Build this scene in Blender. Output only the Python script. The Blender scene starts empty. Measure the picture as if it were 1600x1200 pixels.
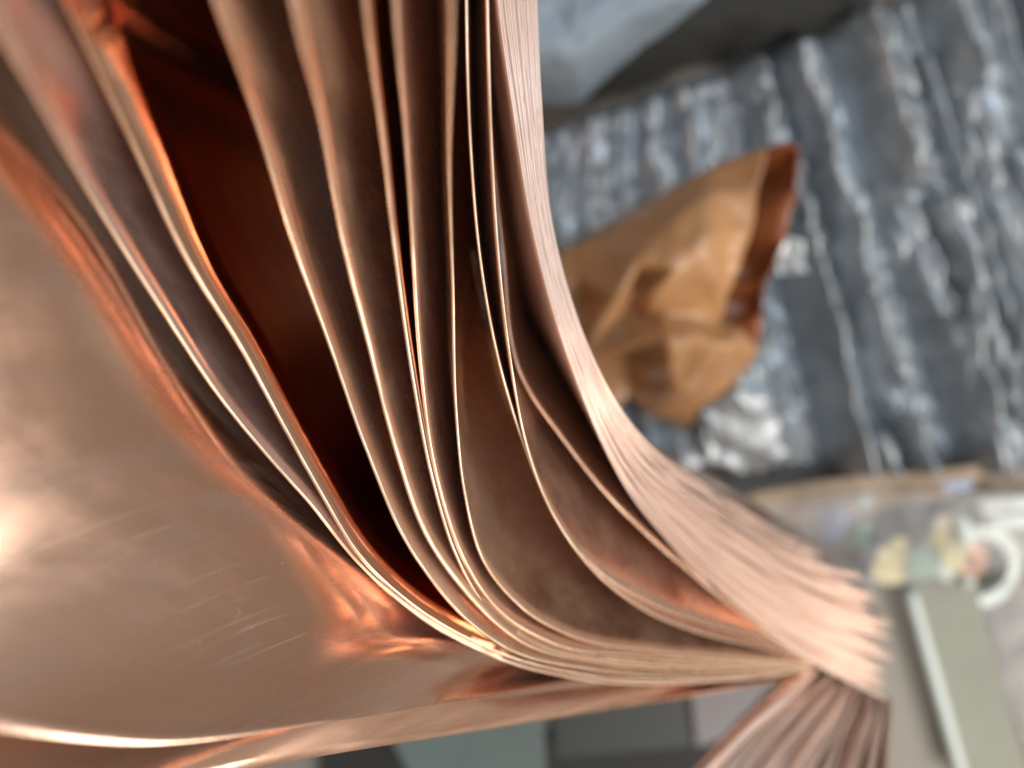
import bpy, bmesh, math, random
from mathutils import Vector, Matrix, noise
from mathutils.geometry import delaunay_2d_cdt

sc = bpy.context.scene
col = sc.collection
R = math.radians
random.seed(7)

# ------------------------------------------------------------------ camera
W, H, F = 1600.0, 1200.0, 1250.0        # photograph size and focal length in its pixels
NAD = (710.0, 480.0)                    # pixel where the plumb line below the lens lands
CAM_Z = 0.46
_zc = -Vector(((NAD[0]-W/2)/F, -(NAD[1]-H/2)/F, -1.0)).normalized()
_xc = (Vector((1, 0, 0)) - _zc*_zc.x).normalized()
_yc = _zc.cross(_xc)
ROT = Matrix((_xc, _yc, _zc))           # camera -> world
cam_d = bpy.data.cameras.new('camera')
cam = bpy.data.objects.new('camera', cam_d)
col.objects.link(cam)
cam.matrix_world = Matrix.Translation((0, 0, CAM_Z)) @ ROT.to_4x4()
cam_d.sensor_width = 36.0
cam_d.lens = 36.0*F/W
cam_d.clip_start = 0.005
cam_d.clip_end = 50
cam_d.dof.use_dof = True
cam_d.dof.focus_distance = 0.158
cam_d.dof.aperture_fstop = 5.8
cam_d.dof.aperture_blades = 0
sc.camera = cam

# ------------------------------------------------------------------ light
world = bpy.data.worlds.new('World')
sc.world = world
world.use_nodes = True
bg = world.node_tree.nodes['Background']
wt = world.node_tree
_tc = wt.nodes.new('ShaderNodeTexCoord'); _sx = wt.nodes.new('ShaderNodeSeparateXYZ'); _rm = wt.nodes.new('ShaderNodeValToRGB')
wt.links.new(_tc.outputs['Generated'], _sx.inputs[0]); wt.links.new(_sx.outputs['Z'], _rm.inputs[0])
_rm.color_ramp.elements[0].position = 0.0; _rm.color_ramp.elements[0].color = (0.52, 0.42, 0.33, 1)     # walls
_rm.color_ramp.elements[1].position = 0.9; _rm.color_ramp.elements[1].color = (0.98, 0.93, 0.86, 1)     # pale ceiling
wt.links.new(_rm.outputs[0], bg.inputs[0])
bg.inputs[1].default_value = 0.55

def area(name, loc, target, size, energy, color):
    d = bpy.data.lights.new(name, 'AREA')
    d.shape = 'RECTANGLE'; d.size, d.size_y = size
    d.energy = energy; d.color = color
    o = bpy.data.objects.new(name, d); col.objects.link(o)
    o.location = loc
    o.rotation_euler = (Vector(target)-Vector(loc)).to_track_quat('-Z', 'Y').to_euler()
    return o
area('window_light', (0.80, -0.60, 0.85), (0.1, -0.05, 0.1), (0.8, 0.6), 13.0, (1.0, 0.94, 0.85))
area('skylight', (0.25, 0.35, 1.5), (0.05, 0.0, 0.05), (1.0, 0.8), 11.5, (0.68, 0.85, 1.0))

vs = sc.view_settings
vs.view_transform = 'Standard'; vs.look = 'None'
vs.exposure = -0.12; vs.gamma = 1.0; vs.use_curve_mapping = False
cy = sc.cycles
cy.max_bounces = 16; cy.glossy_bounces = 14; cy.diffuse_bounces = 4; cy.transmission_bounces = 6
cy.transparent_max_bounces = 12
cy.sample_clamp_indirect = 5.0
cy.use_denoising = True
cy.caustics_reflective = True

# ------------------------------------------------------------------ helpers
def P(px, py, z):
    """point at height z seen at photograph pixel (px, py)"""
    v = ROT @ Vector(((px-W/2)/F, -(py-H/2)/F, -1.0))
    t = (z-CAM_Z)/v.z
    return Vector((v.x*t, v.y*t, z))

def M(x, y, z): return Vector((x, y, z))

def catmull(pts, n):
    """n points along a smooth curve through pts (any dimension)"""
    pts = [tuple(p) for p in pts]
    k = len(pts)-1
    L = [0.0]
    for a, b in zip(pts, pts[1:]):
        L.append(L[-1]+max(1e-6, math.dist(a, b)))
    out = []
    for i in range(n):
        s = L[-1]*i/(n-1)
        j = 0
        while j < k-1 and s > L[j+1]: j += 1
        t = (s-L[j])/(L[j+1]-L[j])
        p1, p2 = pts[j], pts[j+1]
        p0 = pts[j-1] if j > 0 else tuple(2*a-b for a, b in zip(p1, p2))
        p3 = pts[j+2] if j+2 <= k else tuple(2*b-a for a, b in zip(p1, p2))
        # non-uniform tangents
        d0 = max(1e-6, L[j]-L[j-1] if j > 0 else L[1]-L[0])
        d1 = L[j+1]-L[j]
        d2 = max(1e-6, L[j+2]-L[j+1] if j+2 <= k else d1)
        q = []
        for a, b, c, d in zip(p0, p1, p2, p3):
            m1 = ((c-b)/d1*d0+(b-a)/d0*d1)/(d0+d1)*d1
            m2 = ((d-c)/d2*d1+(c-b)/d1*d2)/(d1+d2)*d1
            q.append((2*t**3-3*t**2+1)*b+(t**3-2*t**2+t)*m1+(-2*t**3+3*t**2)*c+(t**3-t**2)*m2)
        out.append(q)
    return out

def link(name, me, mat, parent=None):
    o = bpy.data.objects.new(name, me)
    col.objects.link(o)
    if mat is not None:
        for m in (mat if isinstance(mat, (list, tuple)) else [mat]): me.materials.append(m)
    if parent is not None: o.parent = parent
    return o

def tag(o, label, cat, group=None):
    o['label'] = label; o['category'] = cat
    if group: o['group'] = group
    return o

def empty(name, loc=(0, 0, 0)):
    o = bpy.data.objects.new(name, None); col.objects.link(o)
    o.empty_display_size = 0.02; o.location = loc
    return o

def grid_mesh(name, rows, smooth=True):
    """rows: list of equally long lists of points; uv in metres (u along a row, v across)"""
    nr, nc = len(rows), len(rows[0])
    me = bpy.data.meshes.new(name)
    verts = [tuple(p) for r in rows for p in r]
    faces = [(i*nc+j, i*nc+j+1, (i+1)*nc+j+1, (i+1)*nc+j) for i in range(nr-1) for j in range(nc-1)]
    me.from_pydata(verts, [], faces)
    us = [0.0]
    mid = rows[0]
    for a, b in zip(mid, mid[1:]): us.append(us[-1]+(Vector(b)-Vector(a)).length)
    vsx = [0.0]
    for i in range(1, nr): vsx.append(vsx[-1]+(Vector(rows[i][nc//2])-Vector(rows[i-1][nc//2])).length)
    uvl = me.uv_layers.new(name='UVMap')
    for poly in me.polygons:
        for li in poly.loop_indices:
            vi = me.loops[li].vertex_index
            uvl.data[li].uv = (us[vi % nc], vsx[vi//nc])
    me.polygons.foreach_set('use_smooth', [smooth]*len(me.polygons))
    me.update()
    return me

def solid(o, th, rim=None, back=None):
    m = o.modifiers.new('thickness', 'SOLIDIFY')
    m.thickness = th; m.offset = 0.0
    if rim is not None: m.material_offset_rim = rim
    if back is not None: m.material_offset = back
    return o

# ------------------------------------------------------------------ materials
def new_mat(name):
    m = bpy.data.materials.new(name); m.use_nodes = True
    nt = m.node_tree
    return m, nt, nt.nodes['Principled BSDF']

def node(nt, typ, **kw):
    n = nt.nodes.new(typ)
    for k, v in kw.items():
        if k.startswith('i_'):
            n.inputs[k[2:].replace('_', ' ')].default_value = v
        else: setattr(n, k, v)
    return n

def ramp(nt, src, stops):
    r = nt.nodes.new('ShaderNodeValToRGB')
    e = r.color_ramp.elements
    e[0].position, e[0].color = stops[0][0], stops[0][1]
    e[1].position, e[1].color = stops[-1][0], stops[-1][1]
    for p, c in stops[1:-1]:
        x = e.new(p); x.color = c
    nt.links.new(src, r.inputs[0])
    return r.outputs[0]

def g(v): return (v, v, v, 1)

def copper(name, base=(0.93, 0.60, 0.44), dull=(0.80, 0.50, 0.38), r0=0.10, r1=0.24, scratch=0.35, wave=0.10, film=0.0, filmc=(0.42, 0.25, 0.16)):
    m, nt, b = new_mat(name)
    L = nt.links.new
    uv = node(nt, 'ShaderNodeUVMap')
    mp = node(nt, 'ShaderNodeMapping'); L(uv.outputs[0], mp.inputs[0])
    mp.inputs['Scale'].default_value = (14, 900, 1)          # long rolling marks
    n1 = node(nt, 'ShaderNodeTexNoise', i_Scale=1.0, i_Detail=3.0); L(mp.outputs[0], n1.inputs['Vector'])
    mp2 = node(nt, 'ShaderNodeMapping'); L(uv.outputs[0], mp2.inputs[0])
    mp2.inputs['Scale'].default_value = (420, 30, 1)         # marks across the strip
    n2 = node(nt, 'ShaderNodeTexNoise', i_Scale=1.0, i_Detail=4.0); L(mp2.outputs[0], n2.inputs['Vector'])
    n3 = node(nt, 'ShaderNodeTexNoise', i_Scale=55.0, i_Detail=5.0, i_Roughness=0.6); L(uv.outputs[0], n3.inputs['Vector'])
    n4 = node(nt, 'ShaderNodeTexNoise', i_Scale=24.0, i_Detail=2.0); L(uv.outputs[0], n4.inputs['Vector'])
    # colour: clean metal with slightly tarnished patches
    c = ramp(nt, n3.outputs[0], [(0.38, (*base, 1)), (0.68, (*dull, 1))])
    L(c, b.inputs['Base Color'])
    b.inputs['Metallic'].default_value = 1.0
    rr = ramp(nt, n3.outputs[0], [(0.35, g(r0)), (0.7, g(r1))])
    L(rr, b.inputs['Roughness'])
    b1 = node(nt, 'ShaderNodeBump', i_Strength=scratch, i_Distance=0.00004); L(n1.outputs[0], b1.inputs['Height'])
    b2 = node(nt, 'ShaderNodeBump', i_Strength=scratch, i_Distance=0.00004); L(n2.outputs[0], b2.inputs['Height']); L(b1.outputs[0], b2.inputs['Normal'])
    b3 = node(nt, 'ShaderNodeBump', i_Strength=wave, i_Distance=0.004); L(n4.outputs[0], b3.inputs['Height']); L(b2.outputs[0], b3.inputs['Normal'])
    L(b3.outputs[0], b.inputs['Normal'])
    if film:
        fb = node(nt, 'ShaderNodeBsdfPrincipled')
        fb.inputs['Base Color'].default_value = (*filmc, 1)
        fb.inputs['Metallic'].default_value = 0.35; fb.inputs['Roughness'].default_value = 0.5
        L(b2.outputs[0], fb.inputs['Normal'])
        mx = node(nt, 'ShaderNodeMixShader')
        L(ramp(nt, n3.outputs[0], [(0.3, g(film*.5)), (0.7, g(film*1.5))]), mx.inputs[0])
        L(b.outputs[0], mx.inputs[1]); L(fb.outputs[0], mx.inputs[2])
        L(mx.outputs[0], nt.nodes['Material Output'].inputs['Surface'])
    return m

COP = copper('copper_face', r0=0.14, r1=0.28, film=0.38, filmc=(0.52, 0.32, 0.22))
COP_B = copper('copper_face_brown', base=(0.86, 0.52, 0.35), dull=(0.70, 0.42, 0.29), r0=0.20, r1=0.34, film=0.5, filmc=(0.46, 0.28, 0.18))
COP_EDGE = copper('copper_cut_edge', base=(0.98, 0.80, 0.64), dull=(0.62, 0.40, 0.26), r0=0.42, r1=0.55, scratch=0.6, wave=0.0)
COP_PALE = copper('copper_pale', base=(0.92, 0.74, 0.64), dull=(0.86, 0.64, 0.54), r0=0.30, r1=0.45, scratch=0.6, film=0.45, filmc=(0.78, 0.66, 0.58))

COP_MAUVE = copper('copper_mauve_face', base=(0.86, 0.62, 0.52), dull=(0.70, 0.51, 0.44), r0=0.12, r1=0.30, film=0.42, filmc=(0.46, 0.34, 0.29))
COP_CLEAN = copper('copper_clean_face', r0=0.10, r1=0.16, scratch=0.3)
COP_EDGE_PINK = copper('copper_edge_pink', base=(0.90, 0.70, 0.61), dull=(0.78, 0.55, 0.46), r0=0.42, r1=0.55, scratch=0.6, wave=0.0, film=0.5, filmc=(0.62, 0.46, 0.39))

def front_copper():
    m = copper('copper_front_face', base=(0.92, 0.64, 0.51), dull=(0.80, 0.52, 0.40), r0=0.17, r1=0.32, scratch=0.2, wave=0.012)
    nt = m.node_tree; L = nt.links.new
    b = nt.nodes['Principled BSDF']
    uv = node(nt, 'ShaderNodeUVMap')
    mp = node(nt, 'ShaderNodeMapping'); L(uv.outputs[0], mp.inputs[0]); mp.inputs['Scale'].default_value = (60, 22, 1)
    n = node(nt, 'ShaderNodeTexNoise', i_Scale=1.0, i_Detail=6.0, i_Roughness=0.65); L(mp.outputs[0], n.inputs['Vector'])
    # smeared handling film: a thin dull layer in patches
    fac = ramp(nt, n.outputs[0], [(0.48, g(0.0)), (0.66, g(0.48))])
    film = node(nt, 'ShaderNodeBsdfPrincipled')
    film.inputs['Base Color'].default_value = (0.24, 0.17, 0.14, 1)
    film.inputs['Roughness'].default_value = 0.55
    film.inputs['Metallic'].default_value = 0.3
    mix = node(nt, 'ShaderNodeMixShader')
    L(fac, mix.inputs[0]); L(b.outputs[0], mix.inputs[1]); L(film.outputs[0], mix.inputs[2])
    # fine bright scratches and dust specks
    v = node(nt, 'ShaderNodeTexVoronoi', i_Scale=900.0); L(uv.outputs[0], v.inputs['Vector'])
    sp = ramp(nt, v.outputs['Distance'], [(0.06, g(1.0)), (0.11, g(0.0))])
    v2 = node(nt, 'ShaderNodeTexNoise', i_Scale=130.0, i_Detail=2.0); L(uv.outputs[0], v2.inputs['Vector'])
    sm = ramp(nt, v2.outputs[0], [(0.58, g(0.0)), (0.68, g(0.8))])
    mul = node(nt, 'ShaderNodeMath', operation='MULTIPLY'); L(sp, mul.inputs[0]); L(sm, mul.inputs[1])
    dust = node(nt, 'ShaderNodeBsdfDiffuse'); dust.inputs[0].default_value = (0.85, 0.75, 0.68, 1)
    mix2 = node(nt, 'ShaderNodeMixShader')
    L(mul.outputs[0], mix2.inputs[0]); L(mix.outputs[0], mix2.inputs[1]); L(dust.outputs[0], mix2.inputs[2])
    mps = node(nt, 'ShaderNodeMapping'); L(uv.outputs[0], mps.inputs[0]); mps.inputs['Scale'].default_value = (1900, 26, 1); mps.inputs['Rotation'].default_value = (0, 0, 0.05)
    ns = node(nt, 'ShaderNodeTexNoise', i_Scale=1.0, i_Detail=5.0, i_Distortion=0.6); L(mps.outputs[0], ns.inputs['Vector'])
    sl = ramp(nt, ns.outputs[0], [(0.62, g(0.0)), (0.70, g(1.0))])
    n5 = node(nt, 'ShaderNodeTexNoise', i_Scale=38.0, i_Detail=3.0); L(uv.outputs[0], n5.inputs['Vector'])
    sk = ramp(nt, n5.outputs[0], [(0.42, g(0.03)), (0.66, g(0.40))])
    mu2 = node(nt, 'ShaderNodeMath', operation='MULTIPLY'); L(sl, mu2.inputs[0]); L(sk, mu2.inputs[1])
    scr = node(nt, 'ShaderNodeBsdfPrincipled'); scr.inputs['Base Color'].default_value = (0.85, 0.62, 0.5, 1); scr.inputs['Metallic'].default_value = 0.8; scr.inputs['Roughness'].default_value = 0.55
    mix3 = node(nt, 'ShaderNodeMixShader'); L(mu2.outputs[0], mix3.inputs[0]); L(mix2.outputs[0], mix3.inputs[1]); L(scr.outputs[0], mix3.inputs[2])
    L(mix3.outputs[0], nt.nodes['Material Output'].inputs['Surface'])
    return m
COP_FRONT = front_copper()

def simple(name, c, rough=0.5, metal=0.0, var=0.15, scale=40.0, bump=0.15, dist=0.002, spec=0.5, **kw):
    m, nt, b = new_mat(name); L = nt.links.new
    tc = node(nt, 'ShaderNodeTexCoord')
    n = node(nt, 'ShaderNodeTexNoise', i_Scale=scale, i_Detail=5.0, i_Roughness=0.6); L(tc.outputs['Object'], n.inputs['Vector'])
    lo = tuple(x*(1-var) for x in c)+(1,); hi = tuple(min(1, x*(1+var)) for x in c)+(1,)
    L(ramp(nt, n.outputs[0], [(0.3, lo), (0.7, hi)]), b.inputs['Base Color'])
    b.inputs['Roughness'].default_value = rough
    b.inputs['Metallic'].default_value = metal
    b.inputs['Specular IOR Level'].default_value = spec
    if bump:
        bp = node(nt, 'ShaderNodeBump', i_Strength=bump, i_Distance=dist); L(n.outputs[0], bp.inputs['Height'])
        L(bp.outputs[0], b.inputs['Normal'])
    for k, v in kw.items(): b.inputs[k.replace('_', ' ')].default_value = v
    return m

FOIL = simple('silver_foil', (0.36, 0.385, 0.41), 0.42, 0.7, 0.22, 28, 0.10, 0.003)
UNDER = simple('brown_backing', (0.13, 0.11, 0.09), 0.6, 0.1, 0.3, 40, 0.3, 0.003)
TABLE = simple('worktop', (0.20, 0.175, 0.15), 0.6, 0, 0.2, 30, 0.1)
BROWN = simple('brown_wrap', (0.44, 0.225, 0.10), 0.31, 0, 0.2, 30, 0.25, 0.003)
BROWN_SHADE = simple('brown_wrap_shade', (0.27, 0.075, 0.022), 0.4, 0, 0.2, 30, 0.25, 0.003)  # wrapper brown darkened to stand for the shade inside the fold
CLOTH = simple('blue_grey_cloth', (0.22, 0.27, 0.32), 0.75, 0, 0.15, 25, 0.2)
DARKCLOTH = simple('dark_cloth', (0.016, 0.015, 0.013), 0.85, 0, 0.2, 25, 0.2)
PANEL = simple('grey_green_panel', (0.165, 0.165, 0.12), 0.45, 0, 0.14, 22, 0.05)
PANEL_D = simple('dark_taupe_panel', (0.19, 0.165, 0.13), 0.5, 0, 0.08, 12, 0.05)
WHITE = simple('white_plastic', (0.58, 0.62, 0.58), 0.35, 0, 0.05, 20, 0.05)
CARD = simple('cardboard', (0.42, 0.31, 0.22), 0.8, 0, 0.15, 50, 0.3)
GREEN = simple('green_board', (0.12, 0.22, 0.14), 0.4, 0, 0.15, 60, 0.1)
YELLOW = simple('yellow_film', (0.70, 0.60, 0.26), 0.35, 0, 0.2, 50, 0.3)
LILAC = simple('lilac_film', (0.40, 0.42, 0.55), 0.35, 0, 0.1, 40, 0.2)
DARKBOX = simple('charcoal_box', (0.028, 0.032, 0.032), 0.5, 0, 0.1, 30, 0.1)
TEAL = simple('grey_teal_box', (0.10, 0.125, 0.12), 0.45, 0, 0.1, 30, 0.1)
BLACK = simple('black_rubber', (0.012, 0.011, 0.010), 0.7, 0, 0.1, 30, 0.1)
ORANGE = simple('orange_core', (0.75, 0.32, 0.14), 0.5, 0, 0.1, 30, 0.1)
PALELILAC = simple('pale_lilac_card', (0.24, 0.22, 0.235), 0.6, 0, 0.06, 20, 0.05)
CLEAR = simple('clear_plastic', (0.62, 0.60, 0.60), 0.12, 0, 0.05, 40, 0.6, 0.004, Alpha=0.18)

# ------------------------------------------------------------------ setting: worktop
def build_table():
    n = 60
    rows = []
    for i in range(n+1):
        rows.append([(-0.9+1.8*j/n, -0.8+1.6*i/n, 0.0) for j in range(n+1)])
    o = link('worktop', grid_mesh('worktop', rows), TABLE)
    o['kind'] = 'structure'
build_table()

# ------------------------------------------------------------------ copper sheets
ZMIN = 0.004

def page_rows(edge, leans, width, n=260, m=22, wob=0.0004, seed=0, k=1.0):
    """edge: near-edge control points; leans: plan offset of the far edge per control point"""
    ctrl = [tuple(e)+tuple(l) for e, l in zip(edge, leans)]
    cur = catmull(ctrl, n)
    rows = []
    for i in range(m):
        s = i/(m-1)
        r = []
        for j, c in enumerate(cur):
            x, y, z, lx, ly = c
            w = noise.noise((j*0.045+seed*3.1, s*2.2, seed*7.7))*wob*(0.25+1.2*s)
            w2 = noise.noise((j*0.045+seed*5.3+40, s*2.2, seed*2.7))*wob*(0.25+1.2*s)
            zz = max(ZMIN, z-width*s)
            if i == 0: zz += .00016*noise.noise((j*.55, seed*1.9, 2))+.00012*noise.noise((j*1.7, seed*1.9, 8))
            r.append((x+lx*s**k+w, y+ly*s**k+w2, zz))
        rows.append(r)
    return rows

def fix_floor(rows):
    # drop rows that would collapse onto the floor by squeezing them in evenly
    return rows

sheet_no = [0]
def copper_sheet(edge, leans, width, label, group=None, mats=None, th=0.0005, **kw):
    sheet_no[0] += 1
    if not isinstance(leans, list): leans = [leans]*len(edge)
    rows = page_rows(edge, leans, width, seed=sheet_no[0], **kw)
    o = link('copper_sheet', grid_mesh('copper_sheet', rows), mats or [COP, COP_EDGE])
    solid(o, th, 1, 2 if len(o.data.materials) > 2 else None)
    tag(o, label, 'copper sheet', group)
    return o

# front sheet bent open to the left: lofted through three rails
def loft(stations, n=170, m=46):
    rails = list(zip(*stations))
    fine = [catmull([tuple(p) for p in r], n) for r in rails]
    rows = [[None]*n for _ in range(m)]
    for j in range(n):
        c = catmull([f[j] for f in fine], m)
        for i in range(m): rows[i][j] = c[i]
    return rows

front = [
    (P(1275, 1047, .200), P(1270, 1044, .14), P(1266, 1042, .08), P(1265, 1040, .02)),
    (P(1000, 1066, .235), P(1000, 1040, .228), P(985, 1018, .215), M(.058, -.098, .05)),
    (P(800, 1085, .275), P(795, 1040, .266), P(790, 1000, .258), M(.012, -.072, .12)),
    (P(640, 1108, .302), M(-.0040, -.0745, .287), M(-.0025, -.0705, .27), M(.002, -.066, .15)),
    (P(480, 1130, .325), P(540, 960, .302), M(-.0195, -.0565, .285), M(-.016, -.053, .17)),
    (M(-.050, -.062, .347), P(425, 815, .310), M(-.0340, -.0375, .29), M(-.032, -.035, .17)),
    (M(-.075, -.045, .365), P(255, 650, .325), M(-.0478, -.0165, .30), M(-.045, -.014, .17)),
    (M(-.090, -.010, .392), P(90, 385, .345), M(-.0565, .0090, .31), M(-.055, .010, .17)),
    (M(-.092, .036, .402), M(-.0620, .036, .368), M(-.0605, .036, .33), M(-.0595, .036, .17)),
    (M(-.095, .100, .405), M(-.0690, .100, .370), M(-.0670, .100, .33), M(-.065, .100, .17)),
]
frows = loft(front, 190, 60)
for i, r in enumerate(frows):
    for j, p in enumerate(r):
        q = Vector((p[0]*30, p[1]*30, p[2]*22))
        fade = min(1, j/60)
        open_ = max(0, 1-i/22)                # the flared part near the edge waves more
        a = fade*(.00006+.0010*open_)
        p[0] += a*noise.noise(q); p[1] += a*noise.noise(q+Vector((7, 3, 1)))
        p[2] += fade*.0010*open_*noise.noise(q*.8+Vector((0, 11, 0)))
o = link('copper_sheet', grid_mesh('copper_sheet', frows), [COP_FRONT, COP_B])
solid(o, 0.0005, 1)
tag(o, 'wide mirror-bright copper sheet bent open, scratched and smudged, reflecting the other sheets', 'copper sheet')

lip = [
    (P(1280, 1052, .190), P(1272, 1048, .12), P(1268, 1046, .02)),
    (P(1000, 1100, .225), P(1000, 1068, .223), M(.058, -.104, .05)),
    (P(840, 1126, .260), P(835, 1086, .257), M(.018, -.094, .10)),
    (P(520, 1178, .310), P(520, 1105, .3075), M(-.024, -.070, .14)),
    (P(120, 1240, .341), P(150, 1190, .336), M(-.052, -.060, .18)),
    (M(-.135, -.045, .345), M(-.130, -.040, .335), M(-.110, -.020, .20)),
]
o = link('copper_sheet', grid_mesh('copper_sheet', loft(lip, 130, 30)), [COP, COP_B])
solid(o, 0.0005, 1)
tag(o, 'copper sheet lying just under the wide open sheet, its long edge above the charcoal box', 'copper sheet')

def zpts(lst): return [P(*t) for t in lst]

# loose pages fanned behind the open sheet, in order
pages = [
 # S0
 (dict(edge=[M(-.058, .24, .378), P(-40, -10, .368), P(0, 60, .362), P(120, 270, .340), P(250, 480, .322), P(350, 630, .312), P(420, 715, .308), P(480, 782, .305), P(560, 880, .298), P(650, 960, .292), P(770, 1025, .282), P(900, 1060, .264), P(1100, 1066, .232), P(1270, 1048, .20)],
       lean=(.008, .004), width=.12, th=.0006), 'mauve-brown copper sheet with a yellowish edge standing next to the smudged open sheet', [COP_MAUVE, COP_EDGE]),
 # S1
 (dict(edge=[M(-.050, .24, .376), P(60, -85, .370), P(100, 0, .360), P(200, 210, .340), P(300, 420, .322), P(375, 540, .314), P(440, 660, .308), P(500, 768, .305), P(560, 866, .302), P(640, 942, .296), P(760, 1012, .286), P(910, 1054, .266), P(1100, 1062, .234), P(1270, 1047, .20)],
       lean=(.030, .018), width=.30, th=.0007), 'copper sheet whose inner face makes the wide dark red-brown band', [COP_CLEAN, COP_EDGE]),
 # P1
 (dict(edge=[M(-.034, .24, .366), P(300, -110, .362), P(335, 0, .355), P(400, 190, .334), P(464, 400, .316), P(517, 546, .309), P(575, 709, .306), P(633, 843, .304), P(703, 942, .300), P(779, 1006, .290), P(925, 1047, .268), P(1100, 1056, .235), P(1270, 1045, .20)],
       lean=(.034, .022), width=.30, th=.0006), 'copper sheet whose orange-tan edge borders the wide dark red-brown band', [COP_B, COP_EDGE, COP_CLEAN]),
 # P2
 (dict(edge=[M(-.022, .24, .366), P(440, -110, .362), P(455, 0, .356), P(500, 190, .336), P(540, 400, .318), P(575, 540, .310), P(621, 715, .306), P(662, 831, .303), P(726, 925, .298), P(808, 1000, .288), P(940, 1036, .266), P(1100, 1046, .235), P(1271, 1042, .20)],
       lean=(.022, .016), th=.0006), 'copper sheet with a broad pinkish-white edge, next after the orange-tan edged one', [COP_B, COP_EDGE]),
 # P2b thin twin
 (dict(edge=[M(-.020, .24, .37), P(470, -110, .360), P(485, 0, .350), P(520, 190, .330), P(550, 400, .308), P(581, 540, .306), P(628, 715, .303), P(670, 831, .300), P(736, 925, .295), P(820, 998, .285), P(950, 1032, .264), P(1105, 1042, .234), P(1271, 1041, .20)],
       lean=(.021, .015)), 'thin copper sheet pressed against the pinkish-white edged one, a double line', [COP_B, COP_EDGE]),
 # P3
 (dict(edge=[M(-.012, .24, .366), P(562, -110, .360), P(570, 0, .353), P(598, 220, .333), P(618, 400, .318), P(645, 592, .308), P(674, 744, .304), P(709, 860, .300), P(761, 950, .292), P(850, 1010, .280), P(980, 1030, .258), P(1120, 1036, .230), P(1272, 1040, .20)],
       lean=(.010, .016), th=.0006), 'copper sheet with beige edge beside the narrow black slit', [COP_CLEAN, COP_EDGE]),
 # P4
 (dict(edge=[M(-.008, .24, .36), P(612, -110, .356), P(617, 0, .350), P(634, 220, .330), P(645, 400, .314), P(656, 560, .306), P(682, 744, .302), P(718, 860, .298), P(775, 950, .290), P(865, 1006, .278), P(990, 1024, .256), P(1130, 1032, .229), P(1272, 1039, .20)],
       lean=(.012, .016), th=.0006), 'copper sheet with a glowing orange edge on the other side of the black slit', [COP, COP_EDGE]),
 # P5
 (dict(edge=[M(.000, .24, .365), P(704, -110, .362), P(706, 0, .355), P(703, 280, .325), P(708, 450, .308), P(713, 640, .302), P(726, 770, .299), P(752, 870, .295), P(810, 945, .286), P(895, 995, .272), P(1010, 1016, .252), P(1140, 1027, .227), P(1273, 1038, .20)],
       lean=(-.005, .014), lean2=(.014, .020)), 'copper sheet with a straight upright cream edge in the middle of the fan', [COP_B, COP_EDGE]),
 # P6
 (dict(edge=[M(.004, .24, .31), P(728, -110, .310), P(729, 0, .310), P(735, 220, .308), P(750, 400, .304), P(775, 546, .300), P(820, 700, .292), P(866, 808, .283), P(925, 890, .273), P(1000, 950, .260), P(1080, 985, .243), P(1180, 1010, .22), P(1274, 1036, .20)],
       lean=(.004, .012), lean2=(.018, .026)), 'copper sheet with a hair-thin orange edge next to the cream-edged sheet', [COP, COP_EDGE]),
 # P7
 (dict(edge=[M(.008, .24, .31), P(760, -110, .310), P(762, 0, .310), P(768, 220, .308), P(779, 400, .304), P(796, 552, .300), P(828, 715, .292), P(880, 830, .280), P(950, 905, .268), P(1020, 945, .256), P(1100, 975, .240), P(1190, 1000, .22), P(1275, 1034, .20)],
       lean=(-.004, .012), lean2=(.020, .028)), 'copper sheet with a hair-thin white edge bowing out below', [COP, COP_EDGE]),
 # P8
 (dict(edge=[M(.014, .24, .26), P(762, 160, .262), P(785, 380, .266), P(814, 586, .268), P(884, 692, .264), P(948, 773, .260), P(1010, 835, .252), P(1090, 905, .240), P(1180, 975, .222), P(1276, 1034, .20)],
       lean=(.012, .014)), 'copper sheet curving low between the white-edged sheet and the packed stack', [COP, COP_EDGE]),
]
for d, lab, mats in pages:
    if 'lean2' in d:
        ne = len(d['edge'])
        d['lean'] = [tuple(a+(b-a)*min(1, max(0, (q/(ne-1)-.4)/.3)) for a, b in zip(d['lean'], d['lean2'])) for q in range(ne)]
    copper_sheet(d['edge'], d['lean'], d.get('width', 0.085), lab, None, mats, th=d.get('th', 0.0005))

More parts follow.
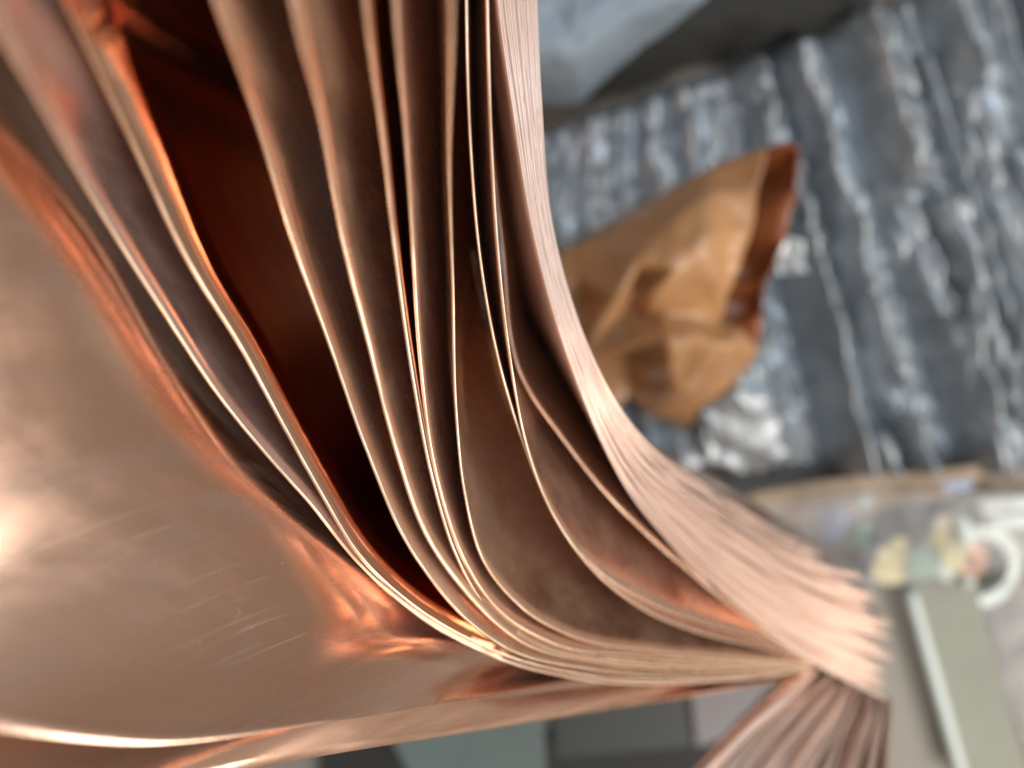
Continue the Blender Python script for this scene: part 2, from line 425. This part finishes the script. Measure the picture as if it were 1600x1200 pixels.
# packed stack of sheets seen on edge, ends ragged
Lb = [(768, -200), (778, 0), (800, 150), (835, 370), (870, 500), (915, 630), (970, 750), (1050, 850), (1150, 950), (1270, 1038), (1385, 1095)]
Rb = [(832, -200), (838, 0), (844, 150), (864, 350), (895, 480), (945, 600), (1010, 690), (1080, 745), (1150, 790), (1200, 825), (1245, 850)]
Zb = [.292, .292, .292, .290, .288, .282, .270, .250, .225, .205, .195]
NS = 24
ks = []
for c0, cn in ((0, 5), (.19, 3), (.32, 5), (.50, 5), (.68, 5), (.86, 6)):
    ks += [c0+q*.027+random.uniform(-.006, .006) for q in range(cn)]
for i, k in enumerate(ks):
    k = min(1, max(0, k))
    edge, lean = [], []
    dz = random.uniform(-.001, .001)
    for q, (l, r, z) in enumerate(zip(Lb, Rb, Zb)):
        t = q/(len(Lb)-1)
        kc, k = k, k+(i/(len(ks)-1)-k)*t*t
        x = l[0]+(r[0]-l[0])*k; y = l[1]+(r[1]-l[1])*k
        bul = 4*k*(1-k)*max(0, (t-.5)*2)**2
        x += 62*bul; y -= 22*bul
        x += random.uniform(-5, 5)*t; y += random.uniform(-5, 5)*t
        if q == len(Lb)-1:
            x += random.uniform(-15, 8); y += random.uniform(-9, 6)
        edge.append(P(x, y, z+dz*(1-t)-k*.012*(1-t)))
        f = max(0, (t-.35)/.65)
        lean.append((.001+.018*f*(1-k), .001+.012*f*(1-k)-.012*f*k))
        k = kc
    copper_sheet(edge, lean, 0.09, {0: 'innermost sheet of the packed copper stack, facing the loose fan', len(ks)-1: 'outermost sheet of the packed copper stack, facing the brown wrapper'}.get(i, 'copper sheet inside the tightly packed stack with ragged ends'), 'packed stack of copper sheets', [COP_PALE, COP_EDGE_PINK], th=0.0005, n=90, m=10)

# sheets of the lower bundle, running down from where the fan is pinched
NL = 26
ks = sorted([0, 1]+[(i+random.uniform(-.5, .5))/NL for i in range(1, NL-1)])
for i, k in enumerate(ks):
    k = min(1, max(0, k))
    a = [(1262, 1050), (1215, 1085), (1150, 1140), (1085, 1205), (985, 1320)]
    b = [(1388, 1085), (1390, 1120), (1388, 1165), (1384, 1215), (1370, 1330)]
    edge = []
    dz = random.uniform(-.004, .004)
    for q, (l, r) in enumerate(zip(a, b)):
        x = l[0]+(r[0]-l[0])*k+random.uniform(-2, 2); y = l[1]+(r[1]-l[1])*k
        if q == 0: x += random.uniform(-10, 6); y += random.uniform(-8, 8)
        edge.append(P(x, y, .192+.012*q-.02*k+dz))
    copper_sheet(edge, (.036-.006*k, -.018-.014*k), 0.06, {0: 'first copper sheet of the lower bundle, bordering the pale lilac card', len(ks)-1: 'last copper sheet of the lower bundle, bordering the dark taupe board'}.get(i, 'pale copper sheet inside the lower bundle hanging down from the pinch'), 'lower bundle of copper sheets', [COP_PALE, COP_EDGE_PINK], th=0.0016, n=50, m=10)

# ------------------------------------------------------------------ silver foil wrapping: base sheet with folded ridges
def fbm(v, o=4):
    s, a = 0.0, 1.0
    for _ in range(o):
        s += a*noise.noise(v); v = Vector(v)*2.1; a *= .5
    return s

foil = empty('foil_wrapping', P(1250, 400, 0.0))
tag(foil, 'crumpled silver foil wrapping gathered in long parallel folds behind the brown wrapper', 'foil')
inv = Matrix.Translation(-foil.location)
def local(o, par):
    o.parent = par
    o.matrix_parent_inverse = Matrix.Translation(par.location).inverted()
    return o
def sstep(a, b, x):
    t = min(1, max(0, (x-a)/(b-a))); return t*t*(3-2*t)
def foil_sheet():
    rnd = random.Random(5)
    # fold boundaries across the sheet (photograph columns at its top) and the height of each fold
    cuts = [760]
    while cuts[-1] < 1620:
        c = cuts[-1]
        cuts.append(c+rnd.choice([34, 42, 50, 58, 70])*(0.85 if c < 1180 else 1.0))
    cuts += [cuts[-1]+52, cuts[-1]+110]
    folds = []
    for a, b in zip(cuts, cuts[1:]):
        mid = (a+b)/2
        h = rnd.uniform(.016, .030) if mid < 1150 else rnd.uniform(.024, .046)
        br = sorted(rnd.uniform(60, 740) for _ in range(rnd.choice([2, 3, 4])))
        seg = [rnd.uniform(.25, 1.2) for _ in range(len(br)+1)]
        if rnd.random() < .18: h *= .25
        if 1255 < mid < 1330: h, seg = .004, [1]*(len(br)+1)
        folds.append((a, b, h, rnd.uniform(.25, .75), br, seg, rnd.uniform(1.0, 2.2)))
    n, m = 362, 250
    rows = []
    for i in range(m+1):
        r = []
        for j in range(n+1):
            c = 770+910*j/n
            top = 185-.34*(c-860) if c < 1260 else 45-.35*(c-1260)
            py = top+(750-top)*i/m
            px = c+(.02+.28*sstep(880, 1240, c))*(py-60)
            jit = 9*noise.noise((py*.009, c*.02, 4))
            z = .006
            cc = c+jit
            for a, b, h, pk, br, seg, ex in folds:
                if a <= cc < b:
                    u = (cc-a)/(b-a)
                    tri = u/pk if u < pk else (1-u)/(1-pk)
                    k = 0.0; s0 = seg[0]
                    for q, y in enumerate(br):
                        s0 = s0+(seg[q+1]-s0)*sstep(y-6, y+6, py+14*noise.noise((c*.06, q, a)))
                    z += h*s0*(1-(1-tri)**ex)
                    break
            p = P(px, py, .03)
            vor = noise.voronoi(Vector((c*.045, py*.016, 1.7)))[0]
            vo2 = noise.voronoi(Vector((c*.11+3, py*.05, 6.7)))[0]
            z += .0085*(vor[1]-vor[0])+.0005*(vo2[1]-vo2[0])+.003*noise.noise((px*.012, py*.006, 3))
            z *= min(1, .35+i/10, .25+(m-i)/8)
            r.append((p.x, p.y, max(.003, z)))
        rows.append(r)
    me = grid_mesh('folded_sheet', rows, True)
    local(link('folded_sheet', me, FOIL), foil)
    # backing that shows in the wide flat gap and round the sheet
    rows = []
    for i in range(31):
        rows.append([tuple(P(790+870*j/30, -140+890*i/30, .002+.0015*noise.noise((i*.7, j*.7, 0)))) for j in range(31)])
    local(link('backing', grid_mesh('backing', rows), UNDER), foil)
foil_sheet()

def flap(pts, mat, name, label, cat, group=None, parent=None, seed=0, th=.0006, amp=.003, n=9):
    """a crumpled flat scrap: polygon of (px, py, z) control points, finely triangulated"""
    c3 = [P(*p) for p in pts]
    cx = sum((p.x for p in c3))/len(c3); cyy = sum((p.y for p in c3))/len(c3)
    v2 = [Vector((p.x, p.y)) for p in c3]
    minx, maxx = min(p.x for p in v2), max(p.x for p in v2)
    miny, maxy = min(p.y for p in v2), max(p.y for p in v2)
    step = max(maxx-minx, maxy-miny)/n
    def inside(x, y):
        k = False
        j = len(v2)-1
        for i in range(len(v2)):
            if (v2[i].y > y) != (v2[j].y > y) and x < (v2[j].x-v2[i].x)*(y-v2[i].y)/(v2[j].y-v2[i].y)+v2[i].x: k = not k
            j = i
        return k
    inner = []
    rnd = random.Random(seed)
    y = miny
    while y < maxy:
        x = minx
        while x < maxx:
            q = Vector((x+rnd.uniform(-.3, .3)*step, y+rnd.uniform(-.3, .3)*step))
            if inside(q.x, q.y): inner.append(q)
            x += step
        y += step
    allv = v2+inner
    res = delaunay_2d_cdt(allv, [], [list(range(len(v2)))], 1, 1e-7)
    vv = []
    for q in res[0]:
        wsum = zsum = 0
        for p in c3:
            d = (p.x-q.x)**2+(p.y-q.y)**2+1e-7
            wsum += 1/d; zsum += p.z/d
        vv.append((q.x, q.y, max(.003, zsum/wsum+amp*fbm(Vector((q.x*60, q.y*60, seed*3.3)), 3))))
    me = bpy.data.meshes.new(name)
    me.from_pydata(vv, [], res[2]); me.update()
    o = link(name, me, mat)
    if parent is not None: local(o, parent)
    else: tag(o, label, cat, group)
    solid(o, th)
    return o

flap([(1095, 640, .05), (1150, 612, .062), (1195, 620, .058), (1245, 690, .05), (1240, 715, .04), (1160, 740, .035), (1110, 720, .04)], FOIL, 'foil_flap', '', '', None, foil, 3, .0004, .002)
flap([(1205, 365, .07), (1255, 375, .07), (1262, 425, .066), (1215, 430, .06)], FOIL, 'foil_flap', '', '', None, foil, 4, .0004, .0015)

# ------------------------------------------------------------------ blue-grey cloth at the top
def cloth(name, x0, x1, ytop, ybot, z0, mat, label, drop=.05):
    rows = []
    n, m = 60, 50
    for i in range(m+1):
        v = i/m
        r = []
        for j in range(n+1):
            u = j/n
            yb = ybot(u)
            px = x0+(x1-x0)*u; py = ytop+(yb-ytop)*v
            z = z0+.006*fbm(Vector((u*3, v*3, z0*90)), 3)
            e = max(0, (v-.7)/.3, (u-.75)/.25*.9)
            z -= drop*e**1.6
            r.append(tuple(P(px, py, max(.012, z))))
        rows.append(r)
    o = link(name, grid_mesh(name, rows), mat)
    solid(o, .0015)
    tag(o, label, 'cloth')
cloth('cloth', 815, 1110, -160, lambda u: 160-165*max(0, u-.30)/.7+6*math.sin(u*9), .085, CLOTH, 'smooth blue-grey cloth corner lying above the folded silver foil')
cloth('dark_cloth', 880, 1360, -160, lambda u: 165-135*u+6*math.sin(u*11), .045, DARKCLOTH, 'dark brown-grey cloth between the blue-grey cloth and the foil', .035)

# ------------------------------------------------------------------ brown wrapper
def creased(name, rim, inner, mat, parent, seed, smooth=0, amp=1.0, folds=()):
    """surface through hand-placed (px, py, z) points; folds are index chains kept as edges"""
    c3 = [P(*p) for p in rim]+[P(*p) for p in inner]
    v2 = [Vector((p.x, p.y)) for p in c3]
    res = delaunay_2d_cdt(v2, [], [list(range(len(rim)))], 1, 1e-7)
    bm = bmesh.new()
    vs_ = []
    for q in res[0]:
        b = min(c3, key=lambda p: (p.x-q.x)**2+(p.y-q.y)**2)
        vs_.append(bm.verts.new((q.x, q.y, b.z)))
    for f in res[2]: bm.faces.new([vs_[i] for i in f])
    bmesh.ops.subdivide_edges(bm, edges=bm.edges[:], cuts=4, use_grid_fill=True)
    bmesh.ops.triangulate(bm, faces=bm.faces[:])
    for _ in range(smooth):
        bmesh.ops.smooth_vert(bm, verts=bm.verts[:], factor=.5, use_axis_x=False, use_axis_y=False, use_axis_z=True)
    for v in bm.verts:
        q = Vector((v.co.x*45, v.co.y*45, seed*8.1))
        v.co.z += amp*(.0014*fbm(q, 2)-.0036*abs(noise.noise(q*1.3))-.0030*abs(noise.noise(q*2.4+Vector((5, 1, 0)))))
    cc = P(1130, 503, .09)
    if seed == 1:
        for v in bm.verts:
            dx, dy = v.co.x-cc.x, v.co.y-cc.y
            r = math.hypot(dx, dy); an = math.atan2(dy, dx)
            w = sstep(.002, .012, r)*(1-sstep(.03, .06, r))
            v.co.z += .0034*w*(abs(((an*2.9) % 2)-1)-.5)
    bm.normal_update()
    me = bpy.data.meshes.new(name); bm.to_mesh(me); bm.free()
    me.polygons.foreach_set('use_smooth', [True]*len(me.polygons))
    o = link(name, me, mat)
    local(o, parent)
    solid(o, .0006)
    return o

def wrapper():
    root = empty('brown_wrapper', P(1050, 470, .0))
    tag(root, 'crumpled glossy brown wrapper folded to a pointed corner', 'wrapper')
    # upper layer, ends along the mouth of the fold
    rim = [(760, 560, .05), (790, 430, .05), (890, 385, .055), (960, 345, .062), (1040, 300, .072), (1110, 262, .086), (1175, 236, .100), (1200, 230, .106),
           (1186, 300, .108), (1176, 350, .108), (1158, 410, .106), (1138, 465, .100), (1128, 500, .084), (1165, 512, .088), (1188, 545, .076),
           (1152, 602, .056), (1120, 642, .046), (1078, 668, .034), (1020, 652, .034), (985, 620, .040), (940, 655, .05), (860, 690, .045), (780, 660, .04)]
    inner = [(1110, 300, .108), (1050, 350, .112), (1000, 405, .114), (960, 470, .108), (930, 520, .096), (905, 560, .08),   # long bright fold
             (1100, 370, .122), (1060, 420, .122), (1120, 430, .112), (1020, 455, .112),
             (985, 475, .086), (1000, 452, .090), (970, 520, .074), (1040, 492, .092), (1090, 497, .088), (1010, 505, .084),
             (950, 400, .086), (900, 430, .070), (915, 470, .066), (900, 500, .062), (1000, 350, .090),
             (1000, 535, .098), (1040, 530, .108), (1080, 525, .110), (1075, 560, .094), (1110, 535, .104), (1095, 575, .090), (1140, 540, .100), (1120, 580, .084),
             (1050, 570, .104), (1020, 575, .088), (1060, 605, .080), (985, 560, .060), (990, 590, .048), (960, 600, .046), (1040, 625, .056), (1090, 620, .062),
             (880, 590, .07), (850, 620, .065), (830, 520, .075), (900, 630, .06)]
    creased('outer_layer', rim, inner, BROWN, root, 1)
    # inside of the fold that shows beyond the mouth; its shade is painted as darker brown
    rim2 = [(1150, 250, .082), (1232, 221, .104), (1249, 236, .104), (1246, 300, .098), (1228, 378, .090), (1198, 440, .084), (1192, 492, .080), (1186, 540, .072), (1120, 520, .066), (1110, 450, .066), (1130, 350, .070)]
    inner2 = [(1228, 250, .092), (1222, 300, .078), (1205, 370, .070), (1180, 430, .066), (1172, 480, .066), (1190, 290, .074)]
    o = creased('inner_layer', rim2, inner2, BROWN_SHADE, root, 2)
    o['label'] = 'inside of the fold, its shade put into a dark reddish-brown'
wrapper()

# ------------------------------------------------------------------ things lying on the worktop, lower right
def slab(name, poly, z0, z1, mat, label=None, cat=None, group=None, parent=None, bev=.0012):
    """a flat solid: polygon of pixels at its top face z1, down to z0"""
    top = [P(x, y, z1) for x, y in poly]
    bm = bmesh.new()
    a = [bm.verts.new(p) for p in top]
    b = [bm.verts.new((p.x, p.y, z0)) for p in top]
    bm.faces.new(a); bm.faces.new(b[::-1])
    for i in range(len(a)):
        j = (i+1) % len(a)
        bm.faces.new((a[i], b[i], b[j], a[j]))
    bmesh.ops.recalc_face_normals(bm, faces=bm.faces[:])
    if bev: bmesh.ops.bevel(bm, geom=bm.edges[:], offset=bev, segments=2, affect='EDGES', clamp_overlap=True)
    me = bpy.data.meshes.new(name); bm.to_mesh(me); bm.free()
    o = link(name, me, mat)
    if parent is not None: local(o, parent)
    else: tag(o, label, cat, group)
    return o

def tube(name, pts, rad, mat, label=None, cat=None, parent=None, seg=14):
    cur = [Vector(p) for p in catmull([tuple(p) for p in pts], 24)]
    bm = bmesh.new()
    rings = []
    for i, c in enumerate(cur):
        t = (cur[min(i+1, 23)]-cur[max(i-1, 0)]).normalized()
        s = t.cross(Vector((0, 0, 1))).normalized(); u = s.cross(t)
        e = min(1, i/1.5+.35, (23-i)/1.5+.35)
        rings.append([bm.verts.new(c+(s*math.cos(2*math.pi*k/seg)+u*math.sin(2*math.pi*k/seg))*rad*e) for k in range(seg)])
    for a, b in zip(rings, rings[1:]):
        for k in range(seg): bm.faces.new((a[k], a[(k+1) % seg], b[(k+1) % seg], b[k]))
    bm.faces.new(rings[0][::-1]); bm.faces.new(rings[-1])
    bmesh.ops.recalc_face_normals(bm, faces=bm.faces[:])
    me = bpy.data.meshes.new(name); bm.to_mesh(me); bm.free()
    me.polygons.foreach_set('use_smooth', [True]*len(me.polygons))
    o = link(name, me, mat)
    if parent is not None: local(o, parent)
    elif label: tag(o, label, cat)
    return o

# flat metal panel with a pale rod beside it
slab('metal_panel', [(1424, 906), (1526, 906), (1612, 1230), (1508, 1230)], .001, .030, PANEL, 'flat grey-green panel beside the pale rod', 'panel')
slab('base_board', [(1300, 905), (1418, 905), (1500, 1230), (1290, 1230)], .001, .022, PANEL_D, 'dark taupe board between the copper ends and the pale rod', 'board')
tube('pale_rod', [P(1420, 918, .034), P(1460, 1060, .034), P(1506, 1225, .034)], .0036, WHITE, 'pale slim rod lying along the grey-green panel', 'rod')
# cardboard and clear bag
flap([(1110, 790, .018), (1180, 770, .022), (1290, 752, .026), (1370, 742, .028), (1440, 738, .03), (1520, 728, .03), (1640, 716, .03), (1640, 770, .016), (1520, 778, .018), (1400, 790, .018), (1260, 812, .016), (1120, 850, .012)], CARD, 'cardboard_strip', 'torn strip of tan cardboard along the lower border of the foil', 'cardboard', None, None, 11, .0015, .003, 22)
flap([(1150, 800, .030), (1290, 775, .054), (1400, 770, .058), (1520, 775, .062), (1640, 775, .060), (1640, 860, .055), (1535, 900, .052), (1440, 915, .055), (1350, 915, .050), (1230, 860, .030)], CLEAR, 'plastic_bag', 'wrinkled clear plastic bag spread over the cardboard strip', 'plastic bag', None, None, 12, .0004, .006, 22)
flap([(1532, 930, .02), (1570, 920, .034), (1660, 900, .03), (1660, 1230, .03), (1622, 1230, .02), (1575, 1080, .03)], CLEAR, 'plastic_bag', 'wrinkled clear plastic bag along the free side of the grey-green panel', 'plastic bag', None, None, 15, .0004, .006, 16)
slab('circuit_board', [(1414, 858), (1470, 854), (1474, 903), (1416, 906)], .034, .040, GREEN, 'small square green board at the head of the grey-green panel', 'board piece')
flap([(1360, 900, .036), (1372, 862, .045), (1398, 838, .05), (1416, 842, .048), (1412, 906, .042), (1385, 912, .036)], YELLOW, 'yellow_film', 'crumpled yellow film scrap on the copper side of the green board', 'film scrap', None, None, 21, .0005, .004)
flap([(1452, 850, .04), (1462, 812, .05), (1490, 800, .054), (1512, 830, .05), (1514, 880, .044), (1496, 900, .04), (1476, 880, .044)], YELLOW, 'yellow_film', 'crumpled yellow film scrap reaching up to the white capsule', 'film scrap', None, None, 22, .0005, .004)
flap([(1322, 850, .036), (1346, 812, .046), (1360, 816, .044), (1374, 850, .038), (1350, 856, .036)], GREEN, 'green_scrap', 'little pointed green scrap on the clear plastic bag', 'scrap', None, None, 23, .0005, .002)
flap([(1276, 800, .036), (1330, 790, .044), (1322, 830, .044), (1306, 854, .04), (1284, 850, .034)], LILAC, 'lilac_film', 'lilac film scrap nearer the ragged copper ends', 'film scrap', None, None, 24, .0004, .002)
flap([(1466, 754, .046), (1520, 748, .048), (1522, 764, .044), (1480, 772, .042)], LILAC, 'lilac_film', 'narrow lilac film scrap beside the cardboard strip', 'film scrap', None, None, 25, .0004, .002)

def bead(px, py, z, r, label):
    bm = bmesh.new()
    bmesh.ops.create_uvsphere(bm, u_segments=18, v_segments=12, radius=r)
    for v in bm.verts:
        v.co.z *= .8
        v.co *= 1+.12*noise.noise(v.co*300+Vector((px, py, 0)))
    me = bpy.data.meshes.new('white_bead'); bm.to_mesh(me); bm.free()
    me.polygons.foreach_set('use_smooth', [True]*len(me.polygons))
    o = link('white_bead', me, WHITE); o.location = P(px, py, z)
    tag(o, label, 'bead', 'white beads')
bead(1348, 781, .046, .0048, 'round white bead on the clear bag near the cardboard strip')
bead(1200, 816, .036, .0058, 'round white bead just above the packed copper sheets')
bead(1513, 908, .0345, .0036, 'small white bead beside the green board')
tube('white_capsule', [P(1499, 806, .056), P(1504, 828, .056), P(1511, 850, .054)], .0040, WHITE, 'white capsule-shaped stick by the yellow film', 'capsule')
# tape roll: ring with core
tape = empty('tape_roll', P(1532, 885, .0))
tag(tape, 'white ring-shaped roll with an orange core beside the grey-green panel', 'roll')
def ring(name, c, r0, r1, z0, z1, mat):
    bm = bmesh.new(); n = 56; vs_ = []
    for k in range(n):
        a = 2*math.pi*k/n; cs, sn = math.cos(a), math.sin(a)
        vs_.append([bm.verts.new((c.x+r*cs, c.y+r*sn, z)) for r, z in ((r1, z0), (r1, z1), (r0, z1), (r0, z0))])
    for k in range(n):
        a, b = vs_[k], vs_[(k+1) % n]
        for i in range(4): bm.faces.new((a[i], b[i], b[(i+1) % 4], a[(i+1) % 4]))
    bmesh.ops.recalc_face_normals(bm, faces=bm.faces[:])
    bmesh.ops.bevel(bm, geom=bm.edges[:], offset=.0006, segments=2, affect='EDGES', clamp_overlap=True)
    me = bpy.data.meshes.new(name); bm.to_mesh(me); bm.free()
    local(link(name, me, mat), tape)
ct = P(1532, 885, .028)
ring('winding', ct, .0170, .0245, .003, .029, WHITE)
ring('inner_winding', ct, .0120, .0168, .003, .022, PANEL)
ring('core', ct, .0050, .0118, .003, .018, ORANGE)
slab('white_bar', [(1528, 784), (1660, 772), (1660, 796), (1532, 804)], .02, .042, WHITE, 'upper of two white plastic bars beside the roll', 'bar')
slab('white_bar', [(1546, 808), (1660, 800), (1660, 820), (1556, 828)], .02, .036, WHITE, 'lower of two white plastic bars beside the roll', 'bar')

# boxes under the open copper sheet
slab('charcoal_box', [(850, 1020), (1062, 1000), (1082, 1168), (868, 1186)], .001, .060, DARKBOX, 'charcoal box under the bright copper sheet', 'box')
slab('grey_teal_box', [(560, 1060), (846, 1030), (856, 1260), (680, 1290)], .001, .075, TEAL, 'grey-teal box next to the charcoal one', 'box')
slab('lilac_card', [(1066, 990), (1200, 985), (1180, 1140), (1088, 1170)], .001, .055, PALELILAC, 'pale lilac card standing beside the charcoal box', 'card')
slab('black_mat', [(500, 1150), (1150, 1150), (1150, 1320), (500, 1320)], .001, .006, BLACK, 'black mat under the charcoal and grey-teal boxes', 'mat')
